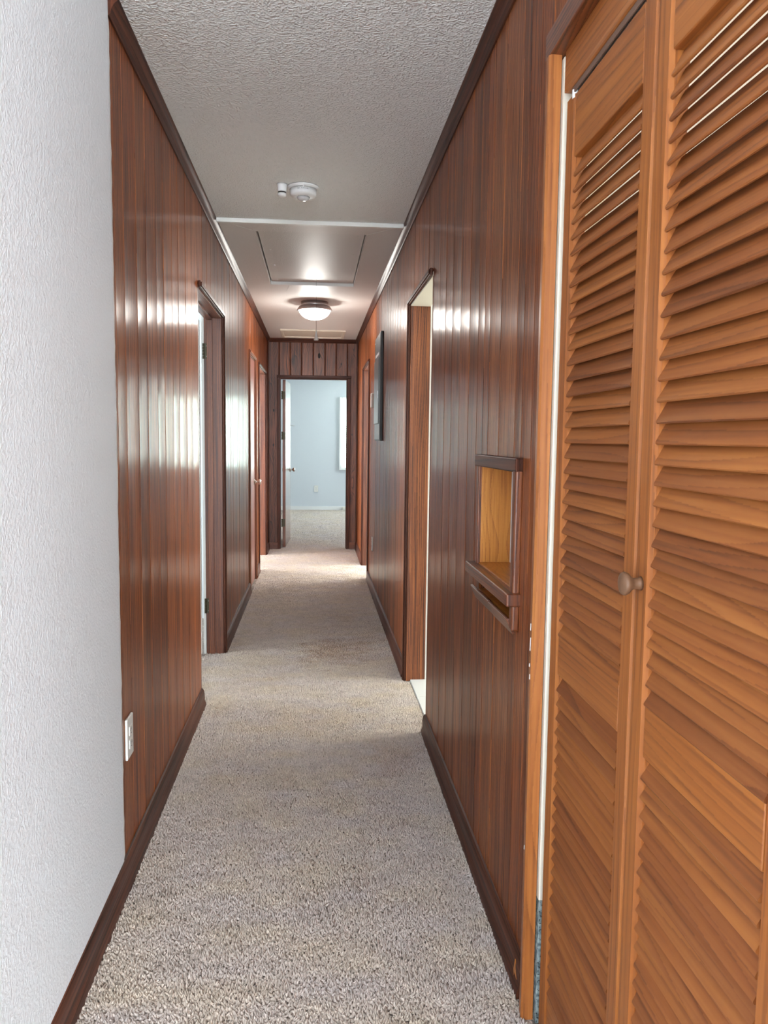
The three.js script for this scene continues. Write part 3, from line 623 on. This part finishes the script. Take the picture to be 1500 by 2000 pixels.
// ---------------------------------------------------------------- ceiling fittings
{
  const s = thing('smoke_detector', 'round white smoke detector on the textured ceiling', 'smoke detector', [-0.057, H, -3.73]);
  part(s, 'mounting_ring', lathe([[0, -0.014], [0.060, -0.014], [0.068, -0.011], [0.072, -0.005], [0.072, 0], [0, 0]], 48), whitePlastic);
  part(s, 'body', lathe([[0, -0.046], [0.042, -0.046], [0.055, -0.042], [0.060, -0.036], [0.062, -0.014], [0, -0.014]], 48), whitePlastic);
  part(s, 'sensor_dome', lathe([[0, -0.062], [0.014, -0.061], [0.026, -0.054], [0.030, -0.046], [0, -0.046]], 32), std({ color: rgb(0.62, 0.62, 0.64), roughness: 0.2 }));
  for (let i = 0; i < 12; i++) { const a = i / 12 * 6.283; part(s, 'vent_rib', new THREE.BoxGeometry(0.012, 0.0016, 0.0016), whitePlastic, [0.036 * Math.cos(a), -0.0465, 0.036 * Math.sin(a)], [0, -a, 0]); }
  part(s, 'tab', new RoundedBoxGeometry(0.006, 0.014, 0.006, 1, 0.0015), whitePlastic, [0.002, -0.013, 0.066]);
  // small dark print on the rim
  const cv = document.createElement('canvas'); cv.width = 256; cv.height = 32; const x = cv.getContext('2d');
  x.fillStyle = '#dcdcdc'; x.fillRect(0, 0, 256, 32); x.fillStyle = '#4a4a4c'; x.font = 'bold 24px sans-serif'; x.fillText('ECP', 6, 25);
  x.fillStyle = '#77777a'; for (const [a, w] of [[76, 34], [118, 46], [172, 22], [202, 40]]) x.fillRect(a, 14, w, 6);
  const ct = new THREE.CanvasTexture(cv); ct.colorSpace = THREE.SRGBColorSpace;
  const cy = new THREE.CylinderGeometry(0.0626, 0.0615, 0.010, 24, 1, true, -0.42, 0.85);
  part(s, 'printed_band', cy, std({ map: ct, roughness: 0.45 }), [0, -0.0225, 0]);

  const c = thing('sprinkler_cap', 'small white cylinder with a dark ring beside the smoke detector', 'sensor', [-0.152, H, -3.70]);
  part(c, 'body', lathe([[0, -0.036], [0.019, -0.036], [0.0205, -0.030], [0.0225, -0.008], [0.0225, 0], [0, 0]], 32), whitePlastic);
  part(c, 'ring', lathe([[0, -0.041], [0.0185, -0.041], [0.0185, -0.036], [0, -0.036]], 32), darkSlot);
  part(c, 'tip', lathe([[0, -0.057], [0.014, -0.056], [0.019, -0.051], [0.020, -0.041], [0, -0.041]], 32), whitePlastic);

  const l = thing('ceiling_light', 'lit frosted glass dome ceiling light with dark metal rim', 'lamp', [-0.007, H, -6.78]);
  part(l, 'canopy', lathe([[0.108, -0.062], [0.112, -0.03], [0.114, 0], [0, 0]], 48), darkMetal);
  part(l, 'rim', lathe([[0.112, -0.030], [0.112, -0.060], [0.128, -0.070], [0.140, -0.074], [0.147, -0.070], [0.148, -0.064], [0.140, -0.052], [0.126, -0.036], [0.112, -0.030]], 48), darkMetal);
  const pts = []; for (let i = 0; i <= 14; i++) { const a = i / 14 * Math.PI / 2; pts.push([0.130 * Math.sin(a), -0.066 - 0.082 * Math.cos(a)]); }
  part(l, 'glass_dome', lathe(pts, 48), std({ color: rgb(0.9, 0.9, 0.9), roughness: 0.3, emissive: rgb(1, 0.98, 0.93), emissiveIntensity: 9 }));
  const p = new THREE.PointLight(rgb(1, 0.965, 0.90), 1.25); p.position.set(0, -0.115, 0); p.shadow.radius = 4; p.castShadow = true; p.name = 'ceiling_light_glow'; l.add(p);
}

// ---------------------------------------------------------------- rooms beyond the openings
function room(name, label, x0, x1, z0, z1, mat, skip = '') {
  // outer walls 10 cm thick, standing outside the rectangle; skip lists the sides that other walls already close
  const w = structure(name, label, 'wall'), t = 0.1;
  if (!skip.includes('w')) part(w, 'wall_panel', span(x0 - t, x0, 0, H, z0, z1), mat);
  if (!skip.includes('e')) part(w, 'wall_panel', span(x1, x1 + t, 0, H, z0, z1), mat);
  if (!skip.includes('s')) part(w, 'wall_panel', span(x0, x1, 0, H, z0 + t, z0), mat);
  if (!skip.includes('n')) part(w, 'wall_panel', span(x0, x1, 0, H, z1, z1 - t), mat);
  return w;
}
room('wall_bedroom_end', 'pale blue white walls of the bedroom beyond the end doorway', -2.2, 2.9, ZE - 0.12, -14.406, blueWall, 's');
room('wall_bedroom_left', 'white walls of the room behind the far left doorway', -3.5, L - T, -7.42, ZE - 0.0, roomWall, 'e');
room('wall_bedroom_right', 'white walls of the room behind the far right doorway', R + T, 3.3, -6.9, ZE - 0.0, roomWall, 'w');
room('wall_kitchen', 'cream white walls of the kitchen', R + T, 3.3, -2.0, -5.3, creamWall, 'w');
room('wall_room_left', 'white walls of the room behind the near left doorway', -3.5, L - T, -2.4, -5.7, roomWall, 'e');
room('wall_living', 'white walls of the living room at the hallway mouth', L, 3.5, 4.8, 0.26, whiteWall, 'nw');
{
  const n = structure('wall_living_side', 'white wall between living room and closet', 'wall');
  part(n, 'wall_panel', span(1.33, 3.5, 0, H, 0.26, 0.16), whiteWall);
  const b = structure('baseboard_bedroom', 'thin white baseboard along the pale blue bedroom wall', 'baseboard');
  part(b, 'board', span(-2.2, 2.9, 0, 0.07, -14.394, -14.406, 0.003, 'x'), whiteTrim);
  const r = thing('floor_register', 'small beige heat register at the foot of the bedroom wall', 'register', [0.62, 0, -14.36]);
  part(r, 'box', new RoundedBoxGeometry(0.24, 0.06, 0.05, 2, 0.006), creamPaint, [0, 0.03, 0]);
  for (let i = 0; i < 5; i++) part(r, 'louvre', new THREE.BoxGeometry(0.21, 0.004, 0.004), whiteTrim, [0, 0.012 + i * 0.009, 0.026]);
}
{
  const f = structure('floor_kitchen', 'white ceramic tile floor of the kitchen', 'floor');
  part(f, 'mortar', span(R + 0.022, 3.3, 0, 0.004, -2.0, -5.3), grout);
  const tg = new RoundedBoxGeometry(0.302, 0.009, 0.302, 1, 0.002);
  for (let i = 0; i < 9; i++) for (let j = 0; j < 10; j++) {
    const x = R + 0.024 + 0.151 + i * 0.305, z = -2.03 - 0.151 - j * 0.305;
    if (i === 0 && !(z < -3.5 && z > -4.1)) continue;
    if (z < -5.2 || x > 3.2) continue;
    part(f, 'tile', tg, tileMat, [x, 0.0045, z]);
  }
  for (const [z0, z1] of [[-3.395, -3.535]]) part(f, 'cut_tile', span(R + 0.024, R + 0.326, 0, 0.009, z0, z1, 0.001), tileMat);
}

// ---------------------------------------------------------------- windows
WINDOWS.forEach((w, i) => {
  const o = structure('window_' + (i + 1), w.label, 'window', w.at);
  o.lookAt(new THREE.Vector3(...w.at).add(new THREE.Vector3(...w.face)));
  const glow = std({ color: rgb(0.8, 0.85, 0.9), roughness: 0.3, emissive: rgb(...w.c), emissiveIntensity: Math.min(4, w.k * 0.25) });
  part(o, 'pane', span(-w.w / 2, w.w / 2, -w.h / 2, w.h / 2, -0.012, -0.004), glow);
  const b = 0.05;
  for (const s of [-1, 1]) {
    part(o, 'frame_stile', span(s * w.w / 2, s * (w.w / 2 + b), -w.h / 2 - b, w.h / 2 + b, -0.03, 0.03, 0.004), whiteTrim);
    part(o, 'frame_rail', span(-w.w / 2, w.w / 2, s * w.h / 2, s * (w.h / 2 + b), -0.03, 0.03, 0.004, 'x'), whiteTrim);
  }
  part(o, 'mullion', span(-w.w / 2, w.w / 2, -0.014, 0.014, -0.004, 0.012, 0.002, 'x'), whiteTrim);
  if (w.blind) {
    const bm = phys({ color: rgb(0.86, 0.92, 0.88), roughness: 0.95, transmission: 0.5, thickness: 0, side: THREE.DoubleSide });
    const g = new THREE.BoxGeometry(w.w - 0.01, 0.038, 0.0015), n = Math.round(w.h / 0.038);
    for (let k = 0; k < n; k++) part(o, 'blind_slat', g, bm, [0, -w.h / 2 + (k + 0.5) * w.h / n, 0.045], [0.75, 0, 0]);
  }
});

renderer.render(scene, camera);
